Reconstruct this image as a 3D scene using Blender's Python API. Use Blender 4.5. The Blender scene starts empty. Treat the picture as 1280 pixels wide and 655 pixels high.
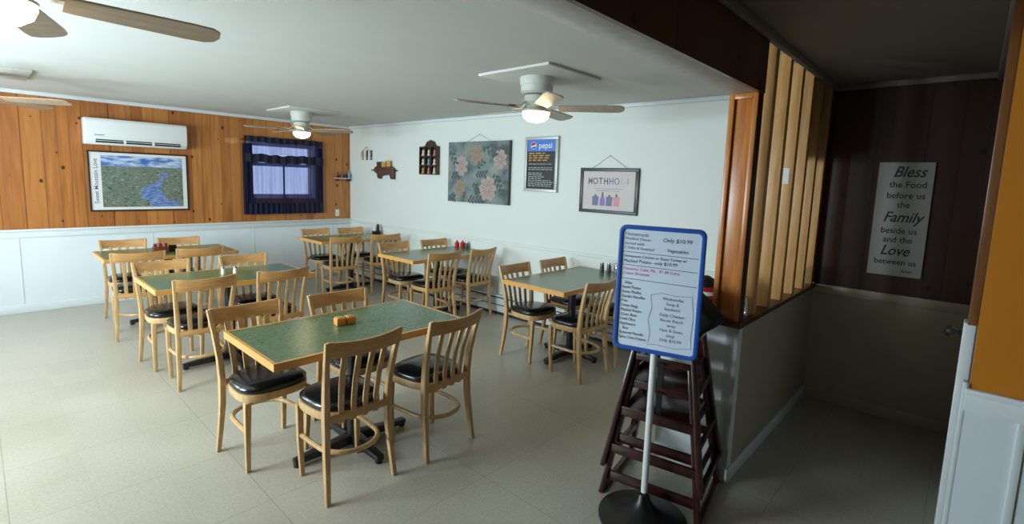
import bpy, bmesh, math, random
from mathutils import Vector, Matrix
random.seed(7)
C = bpy.context.scene.collection
PI = math.pi
def srgb(r, g, b):
    f = lambda c: (c/255/12.92) if c/255 <= .04045 else ((c/255+.055)/1.055)**2.4
    return (f(r), f(g), f(b), 1)

# ---------------------------------------------------------------- camera
cam = bpy.data.objects.new('camera', bpy.data.cameras.new('camera')); C.objects.link(cam)
yaw, pitch, roll = math.radians(42.604), math.radians(6.976), math.radians(-1.968)
cy, sy, cp, sp = math.cos(yaw), math.sin(yaw), math.cos(pitch), math.sin(pitch)
fw = Vector((cy*cp, sy*cp, -sp)); r0 = Vector((sy, -cy, 0)); d0 = fw.cross(r0)
rt = math.cos(roll)*r0 + math.sin(roll)*d0; dn = -math.sin(roll)*r0 + math.cos(roll)*d0
m = Matrix((rt, -dn, -fw)).transposed().to_4x4(); m.translation = Vector((0, 0, 1.65))
cam.matrix_world = m
cam.data.sensor_fit = 'HORIZONTAL'; cam.data.sensor_width = 36
cam.data.lens = 622.98/1280*36; cam.data.shift_y = -25.3/1280; cam.data.clip_start = .02
bpy.context.scene.camera = cam

# ---------------------------------------------------------------- light
scn = bpy.context.scene
scn.view_settings.view_transform = 'Standard'; scn.view_settings.look = 'None'
scn.view_settings.gamma = 1; scn.view_settings.use_curve_mapping = False
scn.view_settings.exposure = -0.10
w = bpy.data.worlds.new('daylight'); scn.world = w; w.use_nodes = True
w.node_tree.nodes['Background'].inputs[0].default_value = (.72, .82, 1, 1)
w.node_tree.nodes['Background'].inputs[1].default_value = 1.7
def area(name, loc, rot, sx, sy_, energy, col):
    l = bpy.data.lights.new(name, 'AREA'); l.shape = 'RECTANGLE'; l.size = sx; l.size_y = sy_
    l.energy = energy; l.color = col
    o = bpy.data.objects.new(name, l); o.location = loc; o.rotation_euler = rot; C.objects.link(o)
DAY = (.80, .92, 1)
XL = -1.4                                                        # left wall with the daylight windows
WIN = [(2.9, 4.5, .95, 2.05, 265), (5.3, 6.9, .95, 2.05, 150)]
for (a, b, z0, z1, e) in WIN:
    area('window_daylight', (XL-.22, (a+b)/2, (z0+z1)/2), (0, -PI/2, 0), z1-z0, b-a, e, DAY)

# ---------------------------------------------------------------- materials
def nt(name):
    mt = bpy.data.materials.new(name); mt.use_nodes = True
    n = mt.node_tree; return mt, n, n.nodes['Principled BSDF']
def node(n, t, **kw):
    x = n.nodes.new(t)
    for k, v in kw.items(): setattr(x, k, v)
    return x
def flat(name, col, rough=.5, metal=0, noise=.06, scale=30, spec=.5, coat=0, bump=0):
    mt, n, b = nt(name)
    b.inputs['Roughness'].default_value = rough; b.inputs['Metallic'].default_value = metal
    b.inputs['Specular IOR Level'].default_value = spec; b.inputs['Coat Weight'].default_value = coat
    tc = node(n, 'ShaderNodeTexCoord'); nz = node(n, 'ShaderNodeTexNoise'); nz.inputs['Scale'].default_value = scale
    nz.inputs['Detail'].default_value = 3
    n.links.new(tc.outputs['Object'], nz.inputs['Vector'])
    mx = node(n, 'ShaderNodeMixRGB'); mx.inputs[1].default_value = tuple(c*(1-noise) for c in col[:3])+(1,)
    mx.inputs[2].default_value = tuple(min(1, c*(1+noise)) for c in col[:3])+(1,)
    n.links.new(nz.outputs['Fac'], mx.inputs[0]); n.links.new(mx.outputs[0], b.inputs['Base Color'])
    if bump:
        bp = node(n, 'ShaderNodeBump'); bp.inputs['Strength'].default_value = bump; bp.inputs['Distance'].default_value = .01
        n.links.new(nz.outputs['Fac'], bp.inputs['Height']); n.links.new(bp.outputs[0], b.inputs['Normal'])
    return mt
def emit(name, col, s):
    mt, n, b = nt(name); b.inputs['Base Color'].default_value = col
    b.inputs['Emission Color'].default_value = col; b.inputs['Emission Strength'].default_value = s
    return mt
def wood(name, a, b_, rough=.35, stretch=(30, 30, 2.5), coat=.2):
    mt, n, b = nt(name)
    tc = node(n, 'ShaderNodeTexCoord'); mp = node(n, 'ShaderNodeMapping'); mp.inputs['Scale'].default_value = stretch
    nz = node(n, 'ShaderNodeTexNoise'); nz.inputs['Scale'].default_value = 2; nz.inputs['Detail'].default_value = 6
    nz.inputs['Roughness'].default_value = .65
    cr = node(n, 'ShaderNodeValToRGB'); cr.color_ramp.elements[0].position = .3; cr.color_ramp.elements[1].position = .72
    cr.color_ramp.elements[0].color = a; cr.color_ramp.elements[1].color = b_
    n.links.new(tc.outputs['Object'], mp.inputs[0]); n.links.new(mp.outputs[0], nz.inputs['Vector'])
    n.links.new(nz.outputs['Fac'], cr.inputs[0]); n.links.new(cr.outputs[0], b.inputs['Base Color'])
    b.inputs['Roughness'].default_value = rough; b.inputs['Coat Weight'].default_value = coat
    b.inputs['Coat Roughness'].default_value = .25
    return mt
def math_(n, op, a, b=None, clamp=False):
    x = node(n, 'ShaderNodeMath', operation=op); x.use_clamp = clamp
    for i, v in enumerate((a, b)):
        if v is None: continue
        if isinstance(v, (int, float)): x.inputs[i].default_value = v
        else: n.links.new(v, x.inputs[i])
    return x.outputs[0]
def boards(name, tones, knot, axis='X', width=.16, rough=.38, knots=True, groove=.35, grain=.25):
    """vertical tongue-and-groove boards with grain and knots"""
    mt, n, b = nt(name)
    tc = node(n, 'ShaderNodeTexCoord'); sx = node(n, 'ShaderNodeSeparateXYZ'); n.links.new(tc.outputs['Object'], sx.inputs[0])
    u = sx.outputs[axis]
    wob = node(n, 'ShaderNodeTexNoise', noise_dimensions='1D'); wob.inputs['Scale'].default_value = 1.7; wob.inputs['Detail'].default_value = 0
    n.links.new(u, wob.inputs['W'])
    uu = math_(n, 'ADD', math_(n, 'DIVIDE', u, width), math_(n, 'MULTIPLY', wob.outputs['Fac'], 2.4))
    idx = math_(n, 'FLOOR', uu); fr = math_(n, 'FRACT', uu)
    wn = node(n, 'ShaderNodeTexWhiteNoise', noise_dimensions='1D'); n.links.new(idx, wn.inputs['W'])
    gv = node(n, 'ShaderNodeCombineXYZ')
    n.links.new(math_(n, 'MULTIPLY', u, 26), gv.inputs[0]); n.links.new(math_(n, 'MULTIPLY', sx.outputs['Z'], 1.6), gv.inputs[2])
    n.links.new(math_(n, 'MULTIPLY', wn.outputs['Value'], 40), gv.inputs[1])
    gn = node(n, 'ShaderNodeTexNoise'); gn.inputs['Scale'].default_value = 1; gn.inputs['Detail'].default_value = 5
    gn.inputs['Distortion'].default_value = .6
    n.links.new(gv.outputs[0], gn.inputs['Vector'])
    cr = node(n, 'ShaderNodeValToRGB')
    els = cr.color_ramp.elements; els[0].color = tones[0]; els[1].color = tones[-1]
    for i, t in enumerate(tones[1:-1]): e = els.new((i+1)/(len(tones)-1)); e.color = t
    n.links.new(math_(n, 'ADD', math_(n, 'MULTIPLY', wn.outputs['Value'], 1-grain),
                      math_(n, 'MULTIPLY', gn.outputs['Fac'], grain)), cr.inputs[0])
    col = cr.outputs[0]
    if knots:
        kv = node(n, 'ShaderNodeCombineXYZ'); n.links.new(math_(n, 'MULTIPLY', u, 5.4), kv.inputs[0])
        n.links.new(math_(n, 'MULTIPLY', sx.outputs['Z'], 4.2), kv.inputs[1])
        vo = node(n, 'ShaderNodeTexVoronoi', voronoi_dimensions='2D'); vo.inputs['Scale'].default_value = 1
        n.links.new(kv.outputs[0], vo.inputs['Vector'])
        sc_ = node(n, 'ShaderNodeSeparateColor'); n.links.new(vo.outputs['Color'], sc_.inputs[0])
        rad = math_(n, 'MULTIPLY', math_(n, 'SUBTRACT', sc_.outputs[0], .34, True), .19)
        k = math_(n, 'MULTIPLY', math_(n, 'SUBTRACT', rad, vo.outputs['Distance']), 22, True)
        mx = node(n, 'ShaderNodeMixRGB'); mx.inputs[2].default_value = knot
        n.links.new(k, mx.inputs[0]); n.links.new(col, mx.inputs[1]); col = mx.outputs[0]
    g = math_(n, 'LESS_THAN', fr, .035)
    mx = node(n, 'ShaderNodeMixRGB', blend_type='MULTIPLY'); mx.inputs[2].default_value = (groove, groove, groove, 1)
    n.links.new(g, mx.inputs[0]); n.links.new(col, mx.inputs[1]); n.links.new(mx.outputs[0], b.inputs['Base Color'])
    b.inputs['Roughness'].default_value = rough; b.inputs['Coat Weight'].default_value = .15
    bp = node(n, 'ShaderNodeBump'); bp.inputs['Strength'].default_value = .5; bp.inputs['Distance'].default_value = .004; bp.invert = True
    n.links.new(g, bp.inputs['Height']); n.links.new(bp.outputs[0], b.inputs['Normal'])
    return mt
def floor_mat():
    mt, n, b = nt('vinyl_tile')
    tc = node(n, 'ShaderNodeTexCoord'); sx = node(n, 'ShaderNodeSeparateXYZ'); n.links.new(tc.outputs['Object'], sx.inputs[0])
    T = .3048
    def line(o, period, wd, off=.1):
        f = math_(n, 'FRACT', math_(n, 'DIVIDE', math_(n, 'ADD', o, 20+off), period))
        return math_(n, 'LESS_THAN', f, wd/period)
    lines = math_(n, 'MAXIMUM', line(sx.outputs['X'], T, .0025), line(sx.outputs['Y'], T, .0025))
    big = math_(n, 'MAXIMUM', line(sx.outputs['X'], T*3, .004), line(sx.outputs['Y'], T*2, .003))
    ix = math_(n, 'FLOOR', math_(n, 'DIVIDE', math_(n, 'ADD', sx.outputs['X'], 20.1), T))
    iy = math_(n, 'FLOOR', math_(n, 'DIVIDE', math_(n, 'ADD', sx.outputs['Y'], 20.1), T))
    cb = node(n, 'ShaderNodeCombineXYZ'); n.links.new(ix, cb.inputs[0]); n.links.new(iy, cb.inputs[1])
    wn = node(n, 'ShaderNodeTexWhiteNoise', noise_dimensions='3D'); n.links.new(cb.outputs[0], wn.inputs['Vector'])
    sp_ = node(n, 'ShaderNodeTexNoise'); sp_.inputs['Scale'].default_value = 70; sp_.inputs['Detail'].default_value = 6
    n.links.new(tc.outputs['Object'], sp_.inputs['Vector'])
    lg = node(n, 'ShaderNodeTexNoise'); lg.inputs['Scale'].default_value = 1.3; n.links.new(tc.outputs['Object'], lg.inputs['Vector'])
    v = math_(n, 'ADD', math_(n, 'MULTIPLY', sp_.outputs['Fac'], .55),
              math_(n, 'ADD', math_(n, 'MULTIPLY', wn.outputs['Value'], .05), math_(n, 'MULTIPLY', lg.outputs['Fac'], .40)))
    cr = node(n, 'ShaderNodeValToRGB'); cr.color_ramp.elements[0].position = .25; cr.color_ramp.elements[1].position = .75
    cr.color_ramp.elements[0].color = srgb(152, 146, 130); cr.color_ramp.elements[1].color = srgb(190, 184, 168)
    n.links.new(v, cr.inputs[0])
    mx = node(n, 'ShaderNodeMixRGB', blend_type='MULTIPLY'); mx.inputs[2].default_value = (.90, .89, .87, 1)
    n.links.new(lines, mx.inputs[0]); n.links.new(cr.outputs[0], mx.inputs[1])
    m2 = node(n, 'ShaderNodeMixRGB', blend_type='MULTIPLY'); m2.inputs[2].default_value = (.72, .70, .66, 1)
    n.links.new(big, m2.inputs[0]); n.links.new(mx.outputs[0], m2.inputs[1]); n.links.new(m2.outputs[0], b.inputs['Base Color'])
    rr = math_(n, 'ADD', .22, math_(n, 'MULTIPLY', lg.outputs['Fac'], .22)); n.links.new(rr, b.inputs['Roughness'])
    b.inputs['Specular IOR Level'].default_value = .6
    bp = node(n, 'ShaderNodeBump'); bp.inputs['Strength'].default_value = .08; bp.inputs['Distance'].default_value = .01
    n.links.new(lg.outputs['Fac'], bp.inputs['Height']); n.links.new(bp.outputs[0], b.inputs['Normal'])
    return mt
M = {}
M['floor'] = floor_mat()
M['white'] = flat('white_wall_paint', srgb(216, 220, 212), .55, noise=.02, scale=3)
M['wains'] = flat('white_panel_paint', srgb(222, 230, 232), .4, noise=.03, scale=5)
M['trimw'] = flat('white_trim_paint', srgb(214, 220, 220), .45, noise=.04, scale=12)
M['ceil'] = flat('ceiling_paint', srgb(206, 207, 200), .8, noise=.04, scale=2.5, bump=.25)
M['ceil2'] = flat('dimmed_entry_ceiling_paint', srgb(128, 118, 106), .85, noise=.08, scale=2.5, bump=.5)  # ceiling white darkened to stand in for shade over entry and hall trims
M['cream_w'] = flat('dimmed_cream_panel_paint', srgb(168, 156, 132), .4, noise=.04, scale=6)  # cream paint, lowered further so the hall's dimness is in the colour
M['beamw'] = flat('old_beam_paint', srgb(214, 210, 204), .7, noise=.14, scale=22, bump=.3)
M['pine'] = boards('knotty_pine', [srgb(136, 80, 34), srgb(172, 108, 50), srgb(190, 126, 62), srgb(152, 90, 42), srgb(186, 118, 54), srgb(204, 144, 76)], srgb(66, 32, 14), width=.15, grain=.5)
M['darkpine'] = boards('dark_panelling', [srgb(56, 34, 22), srgb(70, 42, 26), srgb(62, 32, 22), srgb(48, 28, 18)], srgb(28, 14, 8), axis='Y', width=.2, groove=.5)
M['headpine'] = boards('dark_header_boards', [srgb(78, 44, 24), srgb(96, 56, 30), srgb(66, 36, 20)], srgb(28, 14, 8), axis='X', width=.2, groove=.6)
M['stubpine'] = boards('bright_pine_panel', [srgb(186, 114, 26), srgb(198, 124, 32), srgb(190, 118, 30)], srgb(90, 44, 12), axis='Y', width=.6, knots=False)
M['postpine'] = wood('pine_post_wood', srgb(170, 92, 36), srgb(212, 140, 64), stretch=(16, 16, 1.6))
M['shadewood'] = wood('shaded_casing_wood', srgb(96, 58, 26), srgb(132, 84, 40), stretch=(16, 16, 1.6))
M['slatpine'] = wood('pine_slat_wood', srgb(176, 124, 66), srgb(214, 168, 104), stretch=(16, 16, 1.2), rough=.5)
M['sillwood'] = wood('brown_sill_wood', srgb(70, 34, 18), srgb(104, 56, 30), stretch=(2, 20, 20))
M['chair'] = wood('beech_chair_wood', srgb(178, 138, 88), srgb(212, 176, 124), stretch=(26, 26, 3), rough=.32)
M['rail'] = wood('beech_rail_wood', srgb(178, 126, 70), srgb(208, 162, 102), stretch=(3, 26, 26), rough=.32)
M['vinyl'] = flat('black_vinyl', srgb(20, 19, 22), .22, noise=.15, scale=18, spec=.6, bump=.1)
M['edge'] = wood('honey_edge_wood', srgb(196, 134, 62), srgb(228, 172, 94), stretch=(4, 26, 26), rough=.3)
M['iron'] = flat('black_cast_iron', srgb(20, 21, 26), .35, noise=.2, spec=.6)
M['high'] = wood('mahogany_wood', srgb(34, 13, 11), srgb(66, 26, 22), stretch=(18, 18, 3), rough=.28)
M['black'] = flat('black_plastic', srgb(16, 16, 18), .4)
M['bag'] = flat('black_green_cloth', srgb(20, 26, 22), .85, noise=.25, scale=40)
M['navy'] = flat('navy_cloth', srgb(24, 24, 44), .9, noise=.2, scale=60)
M['blue'] = flat('blue_plastic_rim', srgb(34, 84, 168), .35, noise=.04)
M['board'] = flat('whiteboard_gloss', srgb(214, 226, 238), .12, noise=.01, spec=.6)
M['pole'] = flat('white_pole_enamel', srgb(224, 228, 226), .3)
M['acw'] = flat('white_ac_plastic', srgb(226, 228, 224), .3, noise=.02)
M['fanw'] = flat('white_fan_enamel', srgb(200, 202, 192), .35)
M['blade'] = wood('fan_blade_wood', srgb(150, 132, 112), srgb(176, 158, 136), stretch=(3, 20, 20), rough=.4)
M['bowl'] = emit('lit_bowl_glass', (1, .76, .42, 1), 14)
M['silver'] = flat('brushed_aluminium', srgb(186, 188, 184), .4, .25)
M['knob'] = flat('dark_brass', srgb(60, 52, 42), .35, .6)
M['chrome'] = flat('chrome', srgb(200, 200, 204), .15, 1)
M['fdark'] = flat('charcoal_frame', srgb(58, 62, 58), .4)
M['fblack'] = flat('black_frame', srgb(28, 26, 26), .4)
M['brownw'] = wood('dark_brown_wood', srgb(42, 32, 24), srgb(70, 52, 38))
M['pigw'] = wood('carved_brown_wood', srgb(62, 42, 30), srgb(100, 70, 48))
M['paper'] = flat('white_paper', srgb(222, 220, 214), .6, noise=.02)
M['signw'] = flat('whitewashed_board', srgb(168, 166, 160), .6, noise=.12, scale=9)  # board white greyed down to carry the dim light of the hall
M['postr'] = flat('faded_poster_paper', srgb(196, 188, 184), .5, noise=.08, scale=7)
M['ink'] = flat('black_ink', srgb(26, 24, 28), .5)
M['inkb'] = flat('blue_black_marker', srgb(40, 48, 92), .5)
M['inkp'] = flat('pink_marker', srgb(208, 70, 130), .5)
M['inkg'] = flat('grey_marker', srgb(96, 108, 140), .5)
M['red'] = flat('red_plastic', srgb(178, 34, 30), .3)
M['cream'] = flat('cream_ceramic', srgb(222, 210, 190), .4)
M['gold'] = flat('ochre_paper', srgb(190, 150, 84), .6)
M['orange'] = wood('orange_varnished_wood', srgb(196, 112, 44), srgb(232, 160, 80))
M['rust'] = flat('rust_red_ceramic', srgb(106, 46, 32), .4)
M['grey'] = flat('dark_grey_glass', srgb(66, 66, 70), .3)
M['bluei'] = flat('pale_blue_ceramic', srgb(120, 160, 176), .4)
M['pinki'] = flat('pink_ceramic', srgb(196, 120, 124), .4)
M['wire'] = flat('thin_wire', srgb(120, 118, 112), .4, .5)
M['slot'] = flat('dark_slot', srgb(34, 36, 38), .6)
M['heat'] = flat('heater_enamel', srgb(206, 212, 210), .4)
def glass(name, col=(.95, .97, .97, 1), fac=.18):
    mt, n, b = nt(name); n.nodes.remove(b); out = n.nodes['Material Output']
    t = node(n, 'ShaderNodeBsdfTransparent'); t.inputs[0].default_value = col
    g = node(n, 'ShaderNodeBsdfGlossy'); g.inputs['Roughness'].default_value = .05
    mx = node(n, 'ShaderNodeMixShader'); mx.inputs[0].default_value = fac
    n.links.new(t.outputs[0], mx.inputs[1]); n.links.new(g.outputs[0], mx.inputs[2]); n.links.new(mx.outputs[0], out.inputs[0]); return mt
M['glass'] = glass('window_glass', (.97, .99, 1, 1), .06)
M['jar'] = glass('clear_jar_glass', (.86, .9, .9, 1), .3)
def sheer(name, fac, col):
    mt, n, b = nt(name); n.nodes.remove(b); out = n.nodes['Material Output']
    t = node(n, 'ShaderNodeBsdfTransparent'); t.inputs[0].default_value = (.62, .66, .9, 1)
    d = node(n, 'ShaderNodeBsdfDiffuse'); d.inputs[0].default_value = col
    tl = node(n, 'ShaderNodeBsdfTranslucent'); tl.inputs[0].default_value = col
    a = node(n, 'ShaderNodeAddShader'); n.links.new(d.outputs[0], a.inputs[0]); n.links.new(tl.outputs[0], a.inputs[1])
    mx = node(n, 'ShaderNodeMixShader')
    tc = node(n, 'ShaderNodeTexCoord'); mp = node(n, 'ShaderNodeMapping'); mp.inputs['Scale'].default_value = (26, 26, 1.2)
    nz = node(n, 'ShaderNodeTexNoise'); nz.inputs['Scale'].default_value = 1
    n.links.new(tc.outputs['Object'], mp.inputs[0]); n.links.new(mp.outputs[0], nz.inputs['Vector'])
    n.links.new(math_(n, 'ADD', math_(n, 'MULTIPLY', nz.outputs['Fac'], .5), fac-.25, True), mx.inputs[0])
    n.links.new(t.outputs[0], mx.inputs[1]); n.links.new(a.outputs[0], mx.inputs[2]); n.links.new(mx.outputs[0], out.inputs[0]); return mt
M['sheer'] = sheer('navy_sheer_voile', .50, srgb(34, 36, 72))
def laminate():
    mt, n, b = nt('green_laminate')
    tc = node(n, 'ShaderNodeTexCoord'); mp = node(n, 'ShaderNodeMapping'); mp.inputs['Scale'].default_value = (14, 46, 1)
    nz = node(n, 'ShaderNodeTexNoise'); nz.inputs['Scale'].default_value = 3; nz.inputs['Detail'].default_value = 6
    cr = node(n, 'ShaderNodeValToRGB'); cr.color_ramp.elements[0].position = .3; cr.color_ramp.elements[1].position = .7
    cr.color_ramp.elements[0].color = srgb(66, 92, 64); cr.color_ramp.elements[1].color = srgb(104, 130, 94)
    n.links.new(tc.outputs['Object'], mp.inputs[0]); n.links.new(mp.outputs[0], nz.inputs['Vector'])
    n.links.new(nz.outputs['Fac'], cr.inputs[0]); n.links.new(cr.outputs[0], b.inputs['Base Color'])
    b.inputs['Roughness'].default_value = .24; b.inputs['Specular IOR Level'].default_value = .65
    return mt
M['lam'] = laminate()
def landscape():
    """a printed marsh landscape: blue sky over green scrub and a stream"""
    mt, n, b = nt('landscape_print'); b.inputs['Roughness'].default_value = .3
    tc = node(n, 'ShaderNodeTexCoord'); sx = node(n, 'ShaderNodeSeparateXYZ'); n.links.new(tc.outputs['Object'], sx.inputs[0])
    def nz(scale, st=(1, 1, 1), det=4):
        mp = node(n, 'ShaderNodeMapping'); mp.inputs['Scale'].default_value = st
        x = node(n, 'ShaderNodeTexNoise'); x.inputs['Scale'].default_value = scale; x.inputs['Detail'].default_value = det
        n.links.new(tc.outputs['Object'], mp.inputs[0]); n.links.new(mp.outputs[0], x.inputs['Vector']); return x.outputs['Fac']
    def ramp(fac, stops):
        cr = node(n, 'ShaderNodeValToRGB'); e = cr.color_ramp.elements
        e[0].position, e[0].color = stops[0]; e[1].position, e[1].color = stops[-1]
        for p, c in stops[1:-1]: q = e.new(p); q.color = c
        n.links.new(fac, cr.inputs[0]); return cr.outputs[0]
    land = ramp(nz(30, (1, 1, 2)), [(.3, srgb(44, 76, 62)), (.42, srgb(96, 124, 92)), (.5, srgb(134, 118, 110)), (.58, srgb(84, 120, 112)), (.72, srgb(168, 174, 156))])
    sky = ramp(nz(7, (1, 1, 4)), [(.4, srgb(70, 110, 178)), (.62, srgb(190, 206, 224))])
    wat = ramp(nz(20, (1, 1, 4)), [(.35, srgb(70, 100, 160)), (.65, srgb(136, 156, 196))])
    # stream: band meandering down
    cx = math_(n, 'ADD', .18, math_(n, 'MULTIPLY', math_(n, 'SINE', math_(n, 'MULTIPLY', sx.outputs['Z'], 14)), .09))
    dd = math_(n, 'ABSOLUTE', math_(n, 'SUBTRACT', sx.outputs['X'], cx))
    wid = math_(n, 'SUBTRACT', .05, math_(n, 'MULTIPLY', sx.outputs['Z'], .32))
    dd = math_(n, 'ADD', dd, math_(n, 'MULTIPLY', math_(n, 'SUBTRACT', nz(12), .5), .28))
    mask = math_(n, 'MULTIPLY', math_(n, 'LESS_THAN', dd, wid), math_(n, 'LESS_THAN', sx.outputs['Z'], .12))
    m1 = node(n, 'ShaderNodeMixRGB'); n.links.new(mask, m1.inputs[0]); n.links.new(land, m1.inputs[1]); n.links.new(wat, m1.inputs[2])
    m2 = node(n, 'ShaderNodeMixRGB'); n.links.new(math_(n, 'GREATER_THAN', sx.outputs['Z'], .185), m2.inputs[0])
    n.links.new(m1.outputs[0], m2.inputs[1]); n.links.new(sky, m2.inputs[2]); n.links.new(m2.outputs[0], b.inputs['Base Color'])
    return mt
M['land'] = landscape()
def canvas():
    mt, n, b = nt('grey_blue_canvas'); b.inputs['Roughness'].default_value = .7
    tc = node(n, 'ShaderNodeTexCoord'); x = node(n, 'ShaderNodeTexNoise'); x.inputs['Scale'].default_value = 5; x.inputs['Detail'].default_value = 8
    n.links.new(tc.outputs['Object'], x.inputs['Vector'])
    cr = node(n, 'ShaderNodeValToRGB'); e = cr.color_ramp.elements
    e[0].position = .36; e[0].color = srgb(74, 82, 78); e[1].position = .68; e[1].color = srgb(142, 142, 130)
    q = e.new(.5); q.color = srgb(110, 124, 124)
    n.links.new(x.outputs['Fac'], cr.inputs[0]); n.links.new(cr.outputs[0], b.inputs['Base Color']); return mt
M['canvas'] = canvas()

# ---------------------------------------------------------------- mesh helpers
class MB:
    def __init__(s): s.v = []; s.f = []
    def add(s, vs, fs):
        k = len(s.v); s.v += [tuple(p) for p in vs]; s.f += [tuple(i+k for i in f) for f in fs]; return s
    def box(s, x0, x1, y0, y1, z0, z1):
        vs = [(x, y, z) for z in (z0, z1) for x, y in ((x0, y0), (x1, y0), (x1, y1), (x0, y1))]
        return s.add(vs, [(3, 2, 1, 0), (4, 5, 6, 7), (0, 1, 5, 4), (1, 2, 6, 5), (2, 3, 7, 6), (3, 0, 4, 7)])
    def sweep(s, pts, sz):
        """stack of horizontal rectangles (w along x, d along y) through pts"""
        vs = []; n = len(pts)
        for (x, y, z), (a, b) in zip(pts, sz):
            vs += [(x-a/2, y-b/2, z), (x+a/2, y-b/2, z), (x+a/2, y+b/2, z), (x-a/2, y+b/2, z)]
        fs = [(3, 2, 1, 0), tuple(4*(n-1)+i for i in range(4))]
        for i in range(n-1):
            for j in range(4):
                k = (j+1) % 4; fs.append((4*i+j, 4*i+k, 4*i+4+k, 4*i+4+j))
        return s.add(vs, fs)
    def bar(s, p, q, a, b=None, up=(0, 0, 1), a2=None, b2=None):
        p, q = Vector(p), Vector(q); b = b or a; a2 = a2 or a; b2 = b2 or b
        d = (q-p).normalized(); u = Vector(up)
        if abs(d.dot(u)) > .98: u = Vector((0, 1, 0))
        sd = d.cross(u).normalized(); u = sd.cross(d)
        vs = []
        for c, aa, bb in ((p, a, b), (q, a2, b2)):
            vs += [c-sd*aa/2-u*bb/2, c+sd*aa/2-u*bb/2, c+sd*aa/2+u*bb/2, c-sd*aa/2+u*bb/2]
        return s.add(vs, [(3, 2, 1, 0), (4, 5, 6, 7), (0, 1, 5, 4), (1, 2, 6, 5), (2, 3, 7, 6), (3, 0, 4, 7)])
    def tube(s, pts, r, seg=10, cap=True):
        pts = [Vector(p) for p in pts]; n = len(pts); rs = r if isinstance(r, (list, tuple)) else [r]*n; vs = []
        up = Vector((0, 0, 1))
        for i, p in enumerate(pts):
            d = (pts[min(i+1, n-1)]-pts[max(i-1, 0)]).normalized()
            a = d.cross(up)
            if a.length < .05: a = d.cross(Vector((0, 1, 0)))
            a.normalize(); b = a.cross(d)
            for j in range(seg):
                t = 2*PI*j/seg; vs.append(p+(a*math.cos(t)+b*math.sin(t))*rs[i])
        fs = [(i*seg+j, (i)*seg+(j+1) % seg, (i+1)*seg+(j+1) % seg, (i+1)*seg+j) for i in range(n-1) for j in range(seg)]
        if cap: fs += [tuple(reversed(range(seg))), tuple((n-1)*seg+j for j in range(seg))]
        return s.add(vs, fs)
    def lathe(s, prof, seg=28, c=(0, 0, 0)):
        vs = []; n = len(prof)
        for r, z in prof:
            for j in range(seg):
                t = 2*PI*j/seg; vs.append((c[0]+max(r, 1e-4)*math.cos(t), c[1]+max(r, 1e-4)*math.sin(t), c[2]+z))
        fs = [(i*seg+j, i*seg+(j+1) % seg, (i+1)*seg+(j+1) % seg, (i+1)*seg+j) for i in range(n-1) for j in range(seg)]
        fs += [tuple(reversed(range(seg))), tuple((n-1)*seg+j for j in range(seg))]
        return s.add(vs, fs)
    def prism(s, poly, y0, y1):
        """polygon in xz extruded along y"""
        n = len(poly); vs = [(x, y0, z) for x, z in poly]+[(x, y1, z) for x, z in poly]
        fs = [tuple(range(n)), tuple(reversed(range(n, 2*n)))]+[(i, i+n, (i+1) % n+n, (i+1) % n) for i in range(n)]
        return s.add(vs, fs)
    def slab(s, poly, z0, z1):
        n = len(poly); vs = [(x, y, z0) for x, y in poly]+[(x, y, z1) for x, y in poly]
        fs = [tuple(reversed(range(n))), tuple(range(n, 2*n))]+[(i, (i+1) % n, (i+1) % n+n, i+n) for i in range(n)]
        return s.add(vs, fs)
    def build(s, name, mat, parent=None, bev=0, smooth=None, seg=2):
        me = bpy.data.meshes.new(name); me.from_pydata(s.v, [], s.f)
        bm = bmesh.new(); bm.from_mesh(me); bmesh.ops.recalc_face_normals(bm, faces=bm.faces)
        if bev:
            ed = [e for e in bm.edges if len(e.link_faces) == 2 and e.calc_face_angle(0) > .5]
            bmesh.ops.bevel(bm, geom=ed, offset=bev, segments=seg, affect='EDGES', clamp_overlap=True, profile=.5)
        bm.to_mesh(me); bm.free()
        if smooth is None: smooth = 35
        if smooth:
            for p in me.polygons: p.use_smooth = True
            me.set_sharp_from_angle(angle=math.radians(smooth))
        me.materials.append(mat if not isinstance(mat, str) else M[mat])
        o = bpy.data.objects.new(name, me); C.objects.link(o); o.parent = parent; return o
def tag(o, label, cat, group=None, kind=None):
    o['label'] = label; o['category'] = cat
    if group: o['group'] = group
    if kind: o['kind'] = kind
    return o
def thing(name, label, cat, loc=(0, 0, 0), rz=0, group=None):
    o = bpy.data.objects.new(name, None); C.objects.link(o); o.empty_display_size = .1
    o.location = loc; o.rotation_euler = (0, 0, rz); return tag(o, label, cat, group)
def struct(name, mb, mat, parent=None, bev=0):
    o = mb.build(name, mat, parent, bev)
    if parent is None: o['kind'] = 'structure'
    return o
def dup(root, loc, rz, label, group=None):
    r = root.copy(); C.objects.link(r); r.location = loc; r.rotation_euler = (0, 0, rz); r['label'] = label
    if group: r['group'] = group
    for ch in list(root.children):
        c = ch.copy(); C.objects.link(c); c.parent = r
        for g in list(ch.children):
            d = g.copy(); C.objects.link(d); d.parent = c
    return r
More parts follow.
